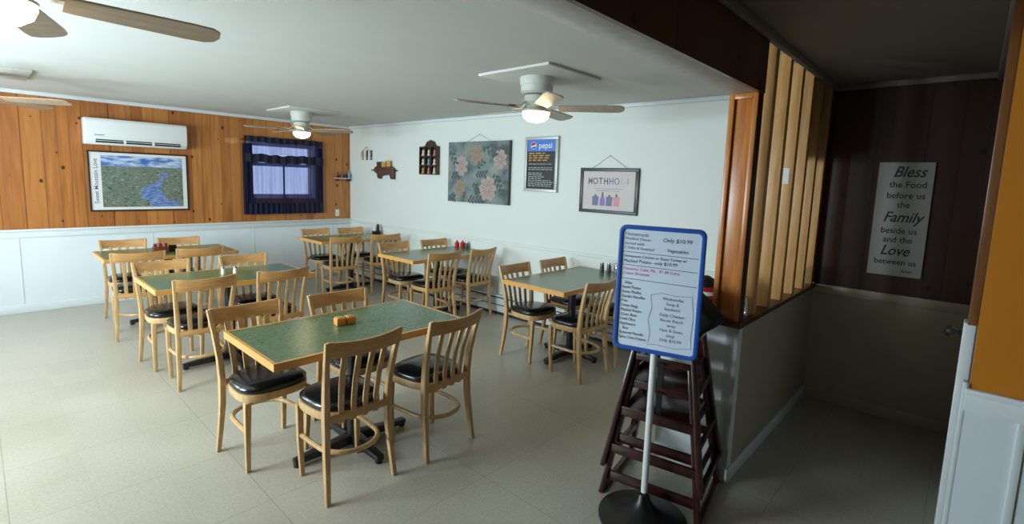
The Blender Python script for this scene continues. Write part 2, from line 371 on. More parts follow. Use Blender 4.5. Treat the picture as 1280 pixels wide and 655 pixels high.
def text(s, size, mat, parent, x, z, y, name='lettering', align='CENTER', shear=0, depth=.0006, bold=0, vertical=False, sx=1.0, tilt=0):
    cu = bpy.data.curves.new(name, 'FONT'); cu.body = s; cu.size = size; cu.align_x = align; cu.align_y = 'CENTER'
    cu.shear = shear; cu.extrude = depth; cu.offset = bold; cu.resolution_u = 3
    t = bpy.data.objects.new(name, cu); C.objects.link(t)
    bpy.context.view_layer.update()
    me = bpy.data.meshes.new_from_object(t.evaluated_get(bpy.context.evaluated_depsgraph_get()))
    bpy.data.objects.remove(t); bpy.data.curves.remove(cu)
    T = Matrix.Translation((x, y, z)) @ Matrix.Rotation(PI/2, 4, 'X')
    T = T @ Matrix.Rotation((PI/2 if vertical else 0)+tilt, 4, 'Z') @ Matrix.Diagonal((sx, 1, 1, 1))
    me.transform(T); me.name = name; me.materials.clear(); me.materials.append(M[mat])
    o = bpy.data.objects.new(name, me); C.objects.link(o); o.parent = parent; return o

# ---------------------------------------------------------------- room shell
H = 2.443; W = 4.50; D = 7.67; CAPZ = .93; YP = .868; XS = 2.49
WX1 = 4.30
def wx(y): return W-(y-YP)/(D-YP)*(W-WX1)
RW = -PI/2+math.atan((W-WX1)/(D-YP))                             # facing of things hung on the long white wall
struct('floor', MB().box(XL-.1, W+.3, -2.6, D+.1, -.1, 0), 'floor')
struct('ceiling', MB().box(XL-.1, W+.3, YP, D+.1, H, H+.1), 'ceil')
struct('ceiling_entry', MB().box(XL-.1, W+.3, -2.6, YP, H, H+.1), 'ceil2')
# far wall with the curtained window: pine boards over a white wainscot
WA, WB, WZ0, WZ1 = 2.76, 3.64, 1.33, 2.03
pw = MB().box(XL, WA, D, D+.12, CAPZ, H).box(WB, WX1+.1, D, D+.12, CAPZ, H).box(WA, WB, D, D+.12, CAPZ, WZ0).box(WA, WB, D, D+.12, WZ1, H)
struct('wall_far', pw, 'pine')
wl = struct('wall_far_wainscot', MB().box(XL, WX1+.1, D-.012, D+.12, 0, CAPZ-.02), 'wains')
mb = MB()
for x in (-.9, .32, 1.54, 2.76, 3.98): mb.box(x-.004, x+.004, D-.016, D-.011, .1, CAPZ-.08)
struct('trim_1', mb, 'trimw')                                     # panel joint beads
struct('trim_2', MB().box(XL, WX1, D-.04, D-.012, CAPZ-.02, CAPZ+.005).box(XL, WX1, D-.024, D-.012, CAPZ-.09, CAPZ-.02), 'trimw', bev=.004)
struct('baseboard_far', MB().box(XL, WX1, D-.026, D-.012, 0, .09), 'trimw', bev=.003)
struct('trim_3', MB().box(XL, WX1, D-.03, D, H-.045, H), 'trimw', bev=.008)
# long white wall
struct('wall_right', MB().slab([(W, YP+.10), (W+.12, YP+.10), (W+.12, D+.1), (WX1, D+.1)], 0, H), 'white')
def along(y0, y1, t, z0, z1, off=0):
    return MB().slab([(wx(y0)-t-off, y0), (wx(y0)-off, y0), (wx(y1)-off, y1), (wx(y1)-t-off, y1)], z0, z1)
struct('trim_4', along(1.0, D-.01, .018, .872, .905), 'white', bev=.004)
struct('trim_5', along(1.0, D-.01, .03, H-.04, H), 'trimw', bev=.008)
# end wall of the dark hall
struct('wall_hall', MB().box(W, W+.12, -.2, YP+.10, CAPZ, H), 'darkpine')
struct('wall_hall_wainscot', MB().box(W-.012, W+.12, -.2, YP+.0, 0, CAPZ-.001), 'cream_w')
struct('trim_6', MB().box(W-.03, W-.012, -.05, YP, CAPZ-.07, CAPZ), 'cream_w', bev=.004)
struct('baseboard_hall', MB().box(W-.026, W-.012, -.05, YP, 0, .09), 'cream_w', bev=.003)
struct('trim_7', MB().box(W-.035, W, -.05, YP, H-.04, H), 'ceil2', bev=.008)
# left wall with windows, back and entrance walls (behind the camera)
lw = MB().box(XL-.12, XL, YP, D+.1, 0, .95).box(XL-.12, XL, YP, D+.1, 2.05, H)
ys = [YP, 2.9, 4.5, 5.3, 6.9, D+.1]
for i in range(0, len(ys), 2): lw.box(XL-.12, XL, ys[i], ys[i+1], .95, 2.05)
struct('wall_left', lw, 'white')
for i, (a, b, z0, z1, e) in enumerate(WIN):
    o = struct('window_%d' % (i+1), MB().box(XL-.10, XL-.03, a, a+.05, z0, z1).box(XL-.10, XL-.03, b-.05, b, z0, z1).box(XL-.10, XL-.03, a, b, z0, z0+.05)
               .box(XL-.10, XL-.03, a, b, z1-.05, z1).box(XL-.09, XL-.04, a, b, (z0+z1)/2-.02, (z0+z1)/2+.02), 'trimw')
    MB().box(XL-.07, XL-.066, a+.05, b-.05, z0+.05, z1-.05).build('pane', 'glass', o)
struct('wall_left_entry', MB().box(XL-.12, XL, -2.6, YP, 0, H), 'darkpine')
struct('wall_back', MB().box(XL-.12, XS+.1, -2.7, -2.6, 0, H), 'darkpine')
# stub wall on the right: pine panel over white wainscot
struct('wall_stub', MB().box(XS, XS+.1, -2.6, -.060, CAPZ, H), 'stubpine')
st = struct('wall_stub_wainscot', MB().box(XS-.010, XS+.1, -2.6, -.055, 0, CAPZ), 'wains')
mb = MB()
for y in (-.21, -.62, -1.03, -1.44): mb.box(XS-.018, XS-.009, y-.012, y+.012, .1, CAPZ-.07)
mb.box(XS-.018, XS-.008, -2.6, -.052, CAPZ-.075, CAPZ-.005)
struct('trim_8', mb, 'trimw', bev=.003)
struct('trim_9', MB().box(XS-.026, XS-.0, -2.6, -.05, CAPZ-.012, CAPZ+.010), 'trimw', bev=.005)
struct('trim_10', MB().box(XS-.012, XS+.03, -.056, -.040, 0, CAPZ+.03), 'trimw', bev=.004)     # corner bead
# hall side wall with its door
struct('wall_hall_side', MB().box(XS+.1, 2.86, -.2, -.058, 0, H).box(2.86, 3.66, -.2, -.058, 2.05, H).box(3.66, W, -.2, -.058, 0, H), 'darkpine')
struct('trim_11', MB().box(2.62, 2.66, -.07, -.030, 1.15, H-.07), 'shadewood', bev=.003)    # pine casing strip, its shade painted in as darker brown
struct('trim_12', MB().box(2.66, 2.75, -.058, -.020, 0, 1.15).box(2.64, 2.77, -.058, -.006, 0, .17), 'trimw', bev=.004)
dr = struct('door_1', MB().box(2.88, 3.64, -.10, -.060, .01, 2.04), 'wains')
kn = MB().tube([(3.03, -.06, 1.03), (3.03, -.01, 1.03)], .012, 12)
kn.add([(p[0]+3.03, -p[2]+.02, p[1]+1.03) for p in MB().lathe([(.002, -.022), (.02, -.014), (.028, 0), (.02, .016), (.012, .03)], 18).v],
       MB().lathe([(.002, -.022), (.02, -.014), (.028, 0), (.02, .016), (.012, .03)], 18).f)
kn.build('door_knob', 'knob', dr)
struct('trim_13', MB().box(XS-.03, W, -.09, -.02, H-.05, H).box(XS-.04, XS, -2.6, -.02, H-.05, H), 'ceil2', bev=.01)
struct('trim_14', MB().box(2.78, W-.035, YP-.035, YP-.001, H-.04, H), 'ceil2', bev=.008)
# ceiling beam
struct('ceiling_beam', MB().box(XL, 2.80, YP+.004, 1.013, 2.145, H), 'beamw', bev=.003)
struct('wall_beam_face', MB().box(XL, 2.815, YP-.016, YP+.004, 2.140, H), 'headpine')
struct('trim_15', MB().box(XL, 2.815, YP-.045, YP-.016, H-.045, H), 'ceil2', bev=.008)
# half wall beside the hall
struct('wall_half', MB().box(2.785, W, YP, 1.30, 0, CAPZ-.03), 'wains')
struct('wall_half_hall_side', MB().box(2.785, W, YP-.005, YP, 0, CAPZ-.03), 'cream_w')  # skin over the hall face, its shade put into the paint
struct('baseboard_half', MB().box(2.77, W, YP-.014, YP, 0, .085).box(2.771, 2.785, YP-.014, 1.30, 0, .085), 'trimw', bev=.003)
struct('trim_16', MB().box(2.777, 2.786, YP-.006, YP+.06, .085, CAPZ-.04).box(2.777, 2.84, YP-.007, YP, .085, CAPZ-.04), 'trimw', bev=.002)

struct('slat_shade_box', MB().box(3.72, W, 1.02, 1.30, 1.86, H), 'darkpine', bev=.003)  # made-up dark box behind the far slats, added to shade their tops
# far window frame (behind the curtain)
o = struct('window_5', MB().box(WA-.06, WA, D-.02, D+.03, WZ0-.06, WZ1+.06).box(WB, WB+.06, D-.02, D+.03, WZ0-.06, WZ1+.06)
           .box(WA, WB, D-.02, D+.03, WZ0-.06, WZ0).box(WA, WB, D-.02, D+.03, WZ1, WZ1+.06).box(WA, WB, D+.02, D+.05, 1.74, 1.79), 'trimw', bev=.003)
MB().box(WA, WB, D+.05, D+.055, WZ0, WZ1).build('pane', 'glass', o)

# ---------------------------------------------------------------- slat screen
sc = thing('slat_screen', 'pine slat room divider standing on the brown sill of the half wall', 'room divider', (2.785, YP, CAPZ))
B0 = CAPZ
MB().box(0, .045, .012, .132, .0, 2.145-B0).build('post', 'postpine', sc, bev=.004)
mb = MB().box(-.018, 0, .0, .026, .0, 2.145-B0).box(-.018, 0, .118, .145, .0, 2.145-B0).box(-.018, 0, .026, .118, 2.115-B0, 2.145-B0)
mb.build('casing', 'postpine', sc, bev=.003)
MB().box(-.005, .05, -.006, .012, 0, 2.145-B0).build('corner_strip', 'brownw', sc, bev=.002)
for i in range(6):
    x = 3.005-2.785+i*.28
    MB().box(x, x+.058, .0, .086, 0, H-B0-.001).build('slat', 'slatpine', sc, bev=.003)
MB().box(-.035, W-2.785-.002, -.020, .45, -.03, 0).build('sill', 'sillwood', sc, bev=.004)
c = MB().box(-.002, 0, -.026, .026, -.05, .05).build('card', 'paper', None)
c.location = (3.005+2*.28-.0005, YP+.048, 1.74); tag(c, 'small pale card stuck to the third slat of the pine divider', 'card')

# ---------------------------------------------------------------- chairs
def superell(a, b0, b1, n=36, p=3.0, wf=1.0, wb=.86):
    pts = []
    for i in range(n):
        t = 2*PI*i/n; c_, s_ = math.cos(t), math.sin(t)
        x = a*math.copysign(abs(c_)**(2/p), c_); yy = math.copysign(abs(s_)**(2/p), s_)
        y = (b0+b1)/2+yy*(b1-b0)/2
        k = wb+(wf-wb)*(y-b0)/(b1-b0); pts.append((x*k, y))
    return pts
def make_chair(label):
    t = thing('dining_chair', label, 'chair', group='slat-back dining chairs')
    fr_ = MB().slab(superell(.205, -.175, .20), .405, .448); fr_.build('seat_frame', 'chair', t, bev=.004)
    cu = MB(); rings = [(.196, -.166, .190, .448), (.203, -.172, .198, .458), (.202, -.170, .196, .476), (.175, -.145, .17, .494), (.09, -.07, .10, .502)]
    vs = []; n = 36
    for a, b0, b1, z in rings: vs += [(x, y, z) for x, y in superell(a, b0, b1)]
    fs = [(i*n+j, i*n+(j+1) % n, (i+1)*n+(j+1) % n, (i+1)*n+j) for i in range(len(rings)-1) for j in range(n)]
    fs += [tuple(reversed(range(n))), tuple((len(rings)-1)*n+j for j in range(n))]
    cu.add(vs, fs).build('seat_cushion', 'vinyl', t, smooth=60)
    for s in (-1, 1):
        P = [(.195, -.208, 0), (.187, -.186, .15), (.180, -.168, .30), (.178, -.163, .45), (.183, -.175, .58), (.194, -.205, .72), (.207, -.243, .855)]
        Z = [(.024, .026), (.028, .032), (.032, .036), (.033, .038), (.031, .034), (.028, .028), (.024, .020)]
        MB().sweep([(s*x, y, z) for x, y, z in P], Z).build('leg', 'chair', t, bev=.004)
        MB().sweep([(s*.168, .135, 0), (s*.172, .148, .2), (s*.170, .155, .41)], [(.024, .024), (.029, .029), (.034, .034)]).build('leg', 'chair', t, bev=.004)
    # curved top rail
    mb = MB(); n = 13; vs = []
    for i in range(n):
        q = -1+2*i/(n-1); x = q*.205; bul = .034*(1-q*q); dip = .012*(1-q*q)
        for z, yo in ((.765, -.219), (.858-dip, -.243)):
            for th in (0, .019): vs.append((x, yo-bul+.010-th*1.0, z))
    fs = []
    for i in range(n-1):
        a = 4*i; b = a+4; fs += [(a, b, b+2, a+2), (a+1, a+3, b+3, b+1), (a, a+1, b+1, b), (a+2, b+2, b+3, a+3)]
    fs += [(0, 2, 3, 1), (4*n-4, 4*n-3, 4*n-1, 4*n-2)]
    mb.add(vs, fs).build('top_rail', 'rail', t, bev=.003)
    for q in (-.6, -.2, .2, .6):
        bul = .034*(1-q*q)
        P = [(.165*q, -.166-.3*bul, .395), (.168*q, -.163-.5*bul, .50), (.178*q, -.178-.7*bul, .62), (.19*q, -.216-.95*bul, .775)]
        MB().sweep(P, [(.030, .011)]*2+[(.031, .011), (.032, .012)]).build('slat', 'chair', t, bev=.002)
    MB().box(-.168, .168, -.186, -.168, .408, .446).build('lower_rail', 'rail', t, bev=.003)
    hp = []
    for k in range(25):
        a = PI*k/24; yy = .14-.0*k
        hp.append((-.160*math.cos(a)*(1 if 1 else 0), -.05-.155*math.sin(a), .235))
    hp = [(-.168, .145, .235), (-.166, .03, .235)]+hp+[(.166, .03, .235), (.168, .145, .235)]
    MB().tube(hp, .0135, 8).build('hoop_stretcher', 'chair', t)
    return t
A = math.radians
K = 'beech chair, '
chairs = [ # x, y, rotation, label
 (1.305, 2.42, 0, K+'nearest to the camera, left one on the near side of the foremost table'),
 (1.875, 2.40, A(5), K+'right one on the near side of the foremost table, clear of the others'),
 (1.10, 2.93, PI+A(3), K+'left one on the far side of the foremost table'),
 (1.67, 2.90, PI, K+'right one on the far side of the foremost table'),
 (1.155, 4.41, 0, K+'left one on the near side of the middle left table'),
 (1.725, 4.41, A(2), K+'right one on the near side of the middle left table'),
 (1.095, 4.91, PI+A(2), K+'left one on the far side of the middle left table'),
 (1.745, 4.88, PI, K+'right one on the far side of the middle left table'),
 (1.06, 6.04, A(-4), K+'left one on the near side of the far left table'),
 (1.58, 6.09, 0, K+'right one on the near side of the far left table'),
 (1.11, 6.66, PI, K+'left one on the far side of the far left table'),
 (1.63, 6.62, PI, K+'right one on the far side of the far left table'),
 (3.32, 6.21, A(-6), K+'left one on the near side of the table in the far corner'),
 (3.92, 6.20, A(-8), K+'right one on the near side of the table in the far corner'),
 (3.40, 6.82, PI, K+'left one on the far side of the table in the far corner'),
 (3.92, 6.76, PI, K+'right one on the far side of the table in the far corner'),
 (3.48, 4.41, A(-3), K+'left one on the near side of the middle table with the ketchup'),
 (4.02, 4.39, A(4), K+'right one on the near side of the middle table with the ketchup'),
 (3.48, 4.93, PI, K+'left one on the far side of the middle table with the ketchup'),
 (4.09, 4.92, PI, K+'right one on the far side of the middle table with the ketchup'),
 (3.52, 2.43, A(-3), K+'left one on the near side of the table just beyond the whiteboard'),
 (4.06, 2.43, 0, K+'mostly hidden behind the left edge of the whiteboard'),
 (3.52, 2.95, PI, K+'left one on the far side of the table just beyond the whiteboard'),
 (4.10, 2.94, PI, K+'right one on the far side of the table just beyond the whiteboard'),
]
ch0 = make_chair(chairs[0][3])
for i, (x, y, r_, lb) in enumerate(chairs):
    if i == 0: ch0.location = (x, y, 0); ch0.rotation_euler = (0, 0, r_)
    else: dup(ch0, (x, y, 0), r_, lb)

# ---------------------------------------------------------------- tables
def make_table(label, L=1.2, B=.68):
    t = thing('dining_table', label, 'table', group='green-topped dining tables')
    tp = MB().box(-L/2+.018, L/2-.018, -B/2+.018, B/2-.018, .728, .760).build('tabletop', 'lam', t)
    e = MB(); 
    e.box(-L/2, L/2, -B/2, -B/2+.018, .722, .7605).box(-L/2, L/2, B/2-.018, B/2, .722, .7605)
    e.box(-L/2, -L/2+.018, -B/2+.018, B/2-.018, .722, .7605).box(L/2-.018, L/2, -B/2+.018, B/2-.018, .722, .7605)
    e.build('edge_band', 'edge', t)
    MB().tube([(0, 0, .05), (0, 0, .70)], .038, 20).build('column', 'iron', t)
    mb = MB()
    for dx, dy, ln in ((1, 0, .37), (-1, 0, .37), (0, 1, .30), (0, -1, .30)):
        mb.bar((dx*.02, dy*.02, .052), (dx*ln, dy*ln, .034), .066, .06, a2=.045, b2=.03)
        mb.tube([(dx*(ln-.02), dy*(ln-.02), 0), (dx*(ln-.02), dy*(ln-.02), .035)], .022, 12)
    mb.build('base', 'iron', t, bev=.004)
    MB().bar((-.25, 0, .713), (.25, 0, .713), .06, .02).bar((0, -.2, .713), (0, .2, .713), .06, .02).build('top_bracket', 'iron', t)
    return t
tables = [
 (1.505, 2.655, 'foremost green-topped table with the orange-brown wooden caddy on it'),
 (1.465, 4.66, 'middle left green-topped table with two white shakers'),
 (1.42, 6.41, 'far left green-topped table with the red caddy, beside the wainscot'),
 (3.70, 6.60, 'green-topped table in the far corner under the small wall shelf'),
 (3.765, 4.68, 'green-topped table in the middle by the white wall with red bottles'),
 (3.82, 2.71, 'green-topped table by the white wall just beyond the whiteboard'),
]
t0 = make_table(tables[0][2])
for i, (x, y, lb) in enumerate(tables):
    if i == 0: t0.location = (x, y, 0)
    else: dup(t0, (x, y, 0), 0, lb)

# ---------------------------------------------------------------- things on the tables
TZ = .7607
t = thing('condiment_caddy', 'orange-brown wooden two-part caddy on the foremost green table', 'caddy', (1.475, 2.70, TZ), A(-6))
for s in (-1, 1):
    b = MB().box(s*.031-.028, s*.031+.028, -.03, .03, 0, .045).build('block', 'orange', t, bev=.006)
    MB().box(s*.031-.018, s*.031+.018, -.02, .02, .044, .048).build('sugar_packets', 'gold', b)
def shaker(loc, body, cap, label, s=1.0, group=None):
    t = thing('shaker', label, 'shaker', loc, 0, group)
    MB().lathe([(.019*s, 0), (.021*s, .01*s), (.018*s, .05*s), (.016*s, .062*s)], 16).build('jar', body, t)
    MB().lathe([(.0165*s, .062*s), (.018*s, .066*s), (.016*s, .08*s), (.006*s, .086*s)], 16).build('cap', cap, t)
    return t
shaker((1.435, 4.70, TZ), 'cream', 'chrome', 'left white salt shaker on the middle left green table', .85)
shaker((1.524, 4.68, TZ), 'cream', 'chrome', 'right white pepper shaker on the middle left green table', .85)
t = thing('condiment_caddy', 'rust-red ceramic caddy of packets on the far left table', 'caddy', (1.33, 6.02+.28, TZ))
MB().box(-.07, .07, -.035, .035, 0, .07).build('tray', 'rust', t, bev=.008)
for k in range(5): MB().box(-.06+k*.025, -.042+k*.025, -.022, .022, .06, .10+.008*(k % 2)).build('packet', ('rust', 'pinki')[k % 2], t)
t = thing('menu_stand', 'dark card stand beside the red caddy on the far left table', 'menu stand', (1.45, 6.36, TZ))
MB().prism([(-.04, 0), (.04, 0), (.034, .07), (-.034, .07)], -.012, .012).build('card_holder', 'fblack', t)
for k, (x, y) in enumerate(((4.27, 4.90), (4.31, 4.84))):
    t = thing('ketchup_bottle', 'red squeeze bottle on the middle table, %s one' % ('left' if k == 0 else 'right'), 'bottle', (x, y, TZ), 0)
    MB().lathe([(.027, 0), (.030, .01), (.030, .062), (.014, .076)], 16).build('body', 'red', t)
    MB().lathe([(.014, .076), (.012, .084), (.006, .096)], 12).build('nozzle', 'red', t)
shaker((4.335, 4.785, TZ), 'grey', 'chrome', 'dark grey shaker right of the red bottles on the middle table')
shaker((4.33, 2.72, TZ), 'grey', 'chrome', 'left dark shaker with chrome cap on the table beyond the whiteboard', 1.15)
shaker((4.35, 2.65, TZ), 'grey', 'chrome', 'middle dark shaker with chrome cap on the table beyond the whiteboard', 1.15)
shaker((4.36, 2.57, TZ), 'jar', 'chrome', 'clear glass shaker at the right end beside the whiteboard edge', 1.1)
t = thing('condiment_caddy', 'black and white caddy on the table in the far corner', 'caddy', (4.22, 6.74, TZ))
MB().box(-.055, .055, -.035, .035, 0, .05).build('tray', 'black', t, bev=.004)
MB().lathe([(.02, .048), (.022, .06), (.018, .12), (.008, .13)], 14, (-.028, 0, 0)).build('jar', 'cream', t)
MB().lathe([(.022, .048), (.024, .06), (.02, .14), (.008, .155)], 14, (.026, 0, 0)).build('jar', 'black', t)

# ---------------------------------------------------------------- ceiling fans
def make_fan(label):
    t = thing('ceiling_fan', label, 'ceiling fan', group='white ceiling fans with lit bowls')
    MB().box(-.30, .33, -.35, .33, -.018, 0).build('ceiling_plate', 'ceil', t, bev=.003)
    MB().lathe([(.128, -.018), (.132, -.03), (.128, -.075), (.122, -.08), (.122, -.125), (.105, -.140), (.07, -.142)], 36).build('motor_housing', 'fanw', t)
    MB().lathe([(.055, -.142), (.09, -.150), (.10, -.20), (.07, -.225), (.06, -.235)], 32).build('hub', 'fanw', t)
    MB().lathe([(.06, -.235), (.085, -.25), (.108, -.262), (.108, -.272)], 32).build('light_fitter', 'fanw', t)
    MB().lathe([(.100, -.272), (.104, -.285), (.092, -.315), (.06, -.338), (.02, -.347), (.002, -.348)], 32).build('glass_bowl', 'bowl', t, smooth=70)
    for k in range(5):
        a = 2*PI*k/5; R_ = Matrix.Rotation(a, 4, 'Z')
        prof = [(.17, -.050), (.20, -.055), (.55, -.066), (.62, -.062), (.65, -.04), (.66, 0), (.65, .04), (.62, .062), (.55, .066), (.20, .055), (.17, .050)]
        def tp(x, y, z):
            tl = A(-13); v = Vector((x, y*math.cos(tl), z+y*math.sin(tl))); return R_ @ v
        n = len(prof); vs = [tp(x, y, -.245) for x, y in prof]+[tp(x, y, -.237) for x, y in prof]
        fs = [tuple(range(n)), tuple(range(n, 2*n))]+[(i, (i+1) % n, (i+1) % n+n, i+n) for i in range(n)]
        b = MB().add(vs, fs).build('blade', 'blade', t)
        MB().bar(R_ @ Vector((.085, 0, -.19)), R_ @ Vector((.15, 0, -.236)), .03, .008).bar(R_ @ Vector((.14, 0, -.234)), R_ @ Vector((.24, 0, -.234)), .055, .006).build('blade_iron', 'fanw', b)
    return t
f0 = make_fan('ceiling fan with lit bowl above the table near the whiteboard')
f0.location = (2.96, 2.52, H); f0.rotation_euler = (0, 0, A(15))
dup(f0, (2.92, 6.40, H), A(24), 'small distant ceiling fan with lit bowl in front of the curtained window')
dup(f0, (.09, 2.38, H), A(1), 'nearest ceiling fan cut off by the top left corner, long brown blade')
dup(f0, (.09, 6.34, H), A(41), 'ceiling fan beyond the left edge, only one blade tip over the pine wall')
for o in bpy.data.objects:                                        # plates stay square to the room
    if o.name.startswith('ceiling_plate'): o.rotation_euler = (0, 0, -o.parent.rotation_euler.z)

# ---------------------------------------------------------------- on the pine wall
t = thing('air_conditioner', 'white wall-mounted split air conditioner above the landscape print', 'air conditioner', (1.42, D, 2.055))
prof = [(-.002, -.15), (-.15, -.15), (-.185, -.11), (-.20, -.04), (-.20, .12), (-.18, .15), (-.002, .15)]
b = MB(); n = len(prof)
vs = [(-.505, y, z) for y, z in prof]+[(.505, y, z) for y, z in prof]
b.add(vs, [tuple(range(n)), tuple(range(n, 2*n))]+[(i, (i+1) % n, (i+1) % n+n, i+n) for i in range(n)])
b.build('body', 'acw', t, bev=.012, seg=3)
MB().box(-.41, .43, -.19, -.165, -.128, -.085).build('air_outlet', 'slot', t, bev=.004)
mb = MB()
for x in (-.14, .14): mb.box(x-.012, x+.012, -.195, -.165, -.128, -.088)
mb.box(-.41, .43, -.197, -.18, -.108, -.103)
mb.build('louver', 'acw', t)
MB().box(-.455, .455, -.2025, -.199, -.060, -.056).build('panel_seam', 'trimw', t)
text('comfort', .02, 'inkg', t, -.37, -.035, -.2015, shear=.2) if False else None
MB().box(-.42, -.33, -.2015, -.199, -.045, -.037).build('badge', 'inkg', t)
# landscape print
t = thing('framed_print', 'framed blue and green marsh landscape print below the air conditioner', 'picture', (1.45, D-.002, 1.478))
fw_, fh = .505, .36
mb = MB().box(-fw_, fw_, -.022, 0, fh-.018, fh).box(-fw_, fw_, -.022, 0, -fh, -fh+.018).box(-fw_, -fw_+.014, -.022, 0, -fh, fh).box(fw_-.014, fw_, -.022, 0, -fh, fh)
mb.build('frame', 'fblack', t, bev=.002)
MB().box(-fw_+.01, fw_-.01, -.012, -.004, -fh+.012, fh-.012).build('mat_board', 'paper', t)
pr = MB().box(-.385, .445, -.0135, -.0115, -.31, .31).build('print', 'land', t)
text('Sweet Mountain Love', .062, 'inkg', t, -.437, 0, -.013, vertical=True, bold=.0005, sx=.98)
# curtained window
t = thing('window_curtain', 'navy sheer curtain with gathered valance over the far window', 'curtain', (3.215, D-.06, 0))
def drape(x0, x1, z0, z1, amp, freq, y=0, nx=90, nz=6, flare=0, wav=0):
    vs = []; fs = []
    for j in range(nz+1):
        for i in range(nx+1):
            q = i/nx; z = z0+(z1-z0)*j/nz; k = 1+flare*(1-j/nz)
            x = x0+(x1-x0)*q; xm = (x0+x1)/2; x = xm+(x-xm)*k
            if j in (0, nz) and wav: z += wav*math.sin(q*37)*.5+wav*math.sin(q*11)*.5
            vs.append((x, y+amp*math.sin(freq*q+1.3*math.sin(5*q)+.2*j/nz)+.4*amp*math.sin(freq*2.3*q), z))
    for j in range(nz):
        for i in range(nx):
            a = j*(nx+1)+i; fs.append((a, a+1, a+nx+2, a+nx+1))
    return MB().add(vs, fs)
drape(-.585, .575, 1.04, 1.80, .012, 95, 0, flare=.02).build('sheer_panel', 'sheer', t, smooth=80)
drape(-.59, -.46, 1.045, 2.05, .010, 30, .005, nx=24, flare=.0).build('side_panel', 'navy', t, smooth=80)
drape(.51, .59, 1.045, 2.05, .010, 22, .005, nx=24).build('side_panel', 'navy', t, smooth=80)
drape(-.55, .575, 1.042, 1.20, .012, 95, -.006, flare=.012, nz=2).build('hem', 'navy', t, smooth=80)
drape(-.57, .575, 2.075, 2.155, .013, 70, -.02, nz=2, wav=.006).build('heading', 'navy', t, smooth=80)
drape(-.57, .575, 1.90, 2.08, .012, 80, -.018, nz=3).build('valance', 'sheer', t, smooth=80)
drape(-.585, .59, 1.785, 1.905, .014, 60, -.024, nz=2, wav=.012).build('valance_band', 'navy', t, smooth=80)
MB().tube([(-.60, .0, 2.10), (.60, .0, 2.10)], .008, 8).build('curtain_rod', 'brownw', t)
MB().box(-.03, -.018, -.018, .02, 1.04, 1.80).build('centre_fold', 'navy', t)
# little corner shelf
t = thing('wall_shelf', 'small shelf of trinkets on the pine wall beside the corner', 'shelf', (4.15, D, 1.60))
MB().box(-.135, .135, -.10, 0, -.012, 0).build('board', 'trimw', t, bev=.002)
MB().box(-.10, -.085, -.07, 0, -.05, -.012).box(.085, .10, -.07, 0, -.05, -.012).build('bracket', 'brownw', t)
for nm, x, mt, pr_, lb in (
    ('figurine', -.09, 'brownw', [(.02, 0), (.024, .02), (.01, .05), (.014, .07), (.004, .10)], 'dark brown figurine at the left end of the small corner shelf'),
    ('cup', -.01, 'rust', [(.022, 0), (.026, .03), (.024, .055), (.005, .056)], 'rust-red cup on the small corner shelf'),
    ('jar', .05, 'fblack', [(.024, 0), (.026, .04), (.014, .055), (.014, .06)], 'dark jar on the small corner shelf'),
    ('bottle', .105, 'bluei', [(.024, 0), (.025, .06), (.01, .085), (.012, .12)], 'pale blue bottle at the right end of the small corner shelf')):
    o = MB().lathe(pr_, 14).build(nm, mt); o.location = (4.15+x, D-.052, 1.60); tag(o, lb, nm)
o = MB().box(-.035, .035, -.006, 0, -.055, .055).build('outlet_cover', 'acw', None, bev=.002); o.location = (4.07, D-.001, 1.03)
tag(o, 'white outlet plate low on the pine wall right of the curtain', 'outlet')

# ---------------------------------------------------------------- on the white wall
def hung(name, label, cat, y, z): return thing(name, label, cat, (wx(y)-.002, y, z), RW)
def hanger(t, half, top, apex):
    MB().tube([(-half, -.010, top), (0, -.006, apex), (half, -.010, top)], .0016, 6).build('hanging_wire', 'wire', t)
    MB().tube([(0, -.012, apex), (0, 0, apex)], .004, 8).build('nail', 'wire', t)
def frame(t, a, b, w_, d, mat, bev=.003):
    return MB().box(-a, a, -d, 0, b-w_, b).box(-a, a, -d, 0, -b, -b+w_).box(-a, -a+w_, -d, 0, -b+w_, b-w_).box(a-w_, a, -d, 0, -b+w_, b-w_).build('frame', mat, t, bev=bev)
# little outline letters
t = hung('wire_sign', 'tiny wire and picket sign high on the white wall near the corner', 'wall ornament', 7.17, 2.0)
MB().tube([(-.12, -.01, .02), (0, -.01, .11), (.12, -.01, .02)], .003, 6).build('hanging_wire', 'wire', t)
for k in range(6): MB().box(-.17+k*.06, -.145+k*.06, -.014, -.002, -.10, .03+.02*(k % 2)).build('picket', ('paper', 'pinki', 'paper', 'brownw', 'paper', 'grey')[k], t)
MB().box(-.18, .18, -.010, 0, -.075, -.06).build('cross_bar', 'paper', t)
# pig-shaped holder
t = hung('pig_holder', 'carved brown pig-shaped wall holder stuffed with cards', 'wall ornament', 6.65, 1.73)
pig = [(-.26, .02), (-.22, .06), (-.16, .075), (-.05, .06), (.08, .065), (.2, .07), (.26, .03), (.25, -.03), (.25, -.12), (.19, -.12), (.15, -.05), (.0, -.07), (-.06, -.055), (-.10, -.12), (-.15, -.11), (-.17, -.045), (-.23, -.02)]
MB().prism(pig, -.05, -.002).build('body', 'pigw', t, bev=.005)
MB().tube([(-.34, -.026, .01), (.31, -.026, .01)], .010, 8).build('rod', 'brownw', t)
for x0, x1, z1, mt in ((-.20, -.06, .14, 'fdark'), (-.06, .08, .13, 'gold'), (.03, .17, .155, 'gold'), (-.17, -.08, .10, 'pinki')):
    MB().box(x0, x1, -.03-.008*(mt == 'gold'), -.026-.008*(mt == 'gold'), .03, z1).build('card', mt, t)
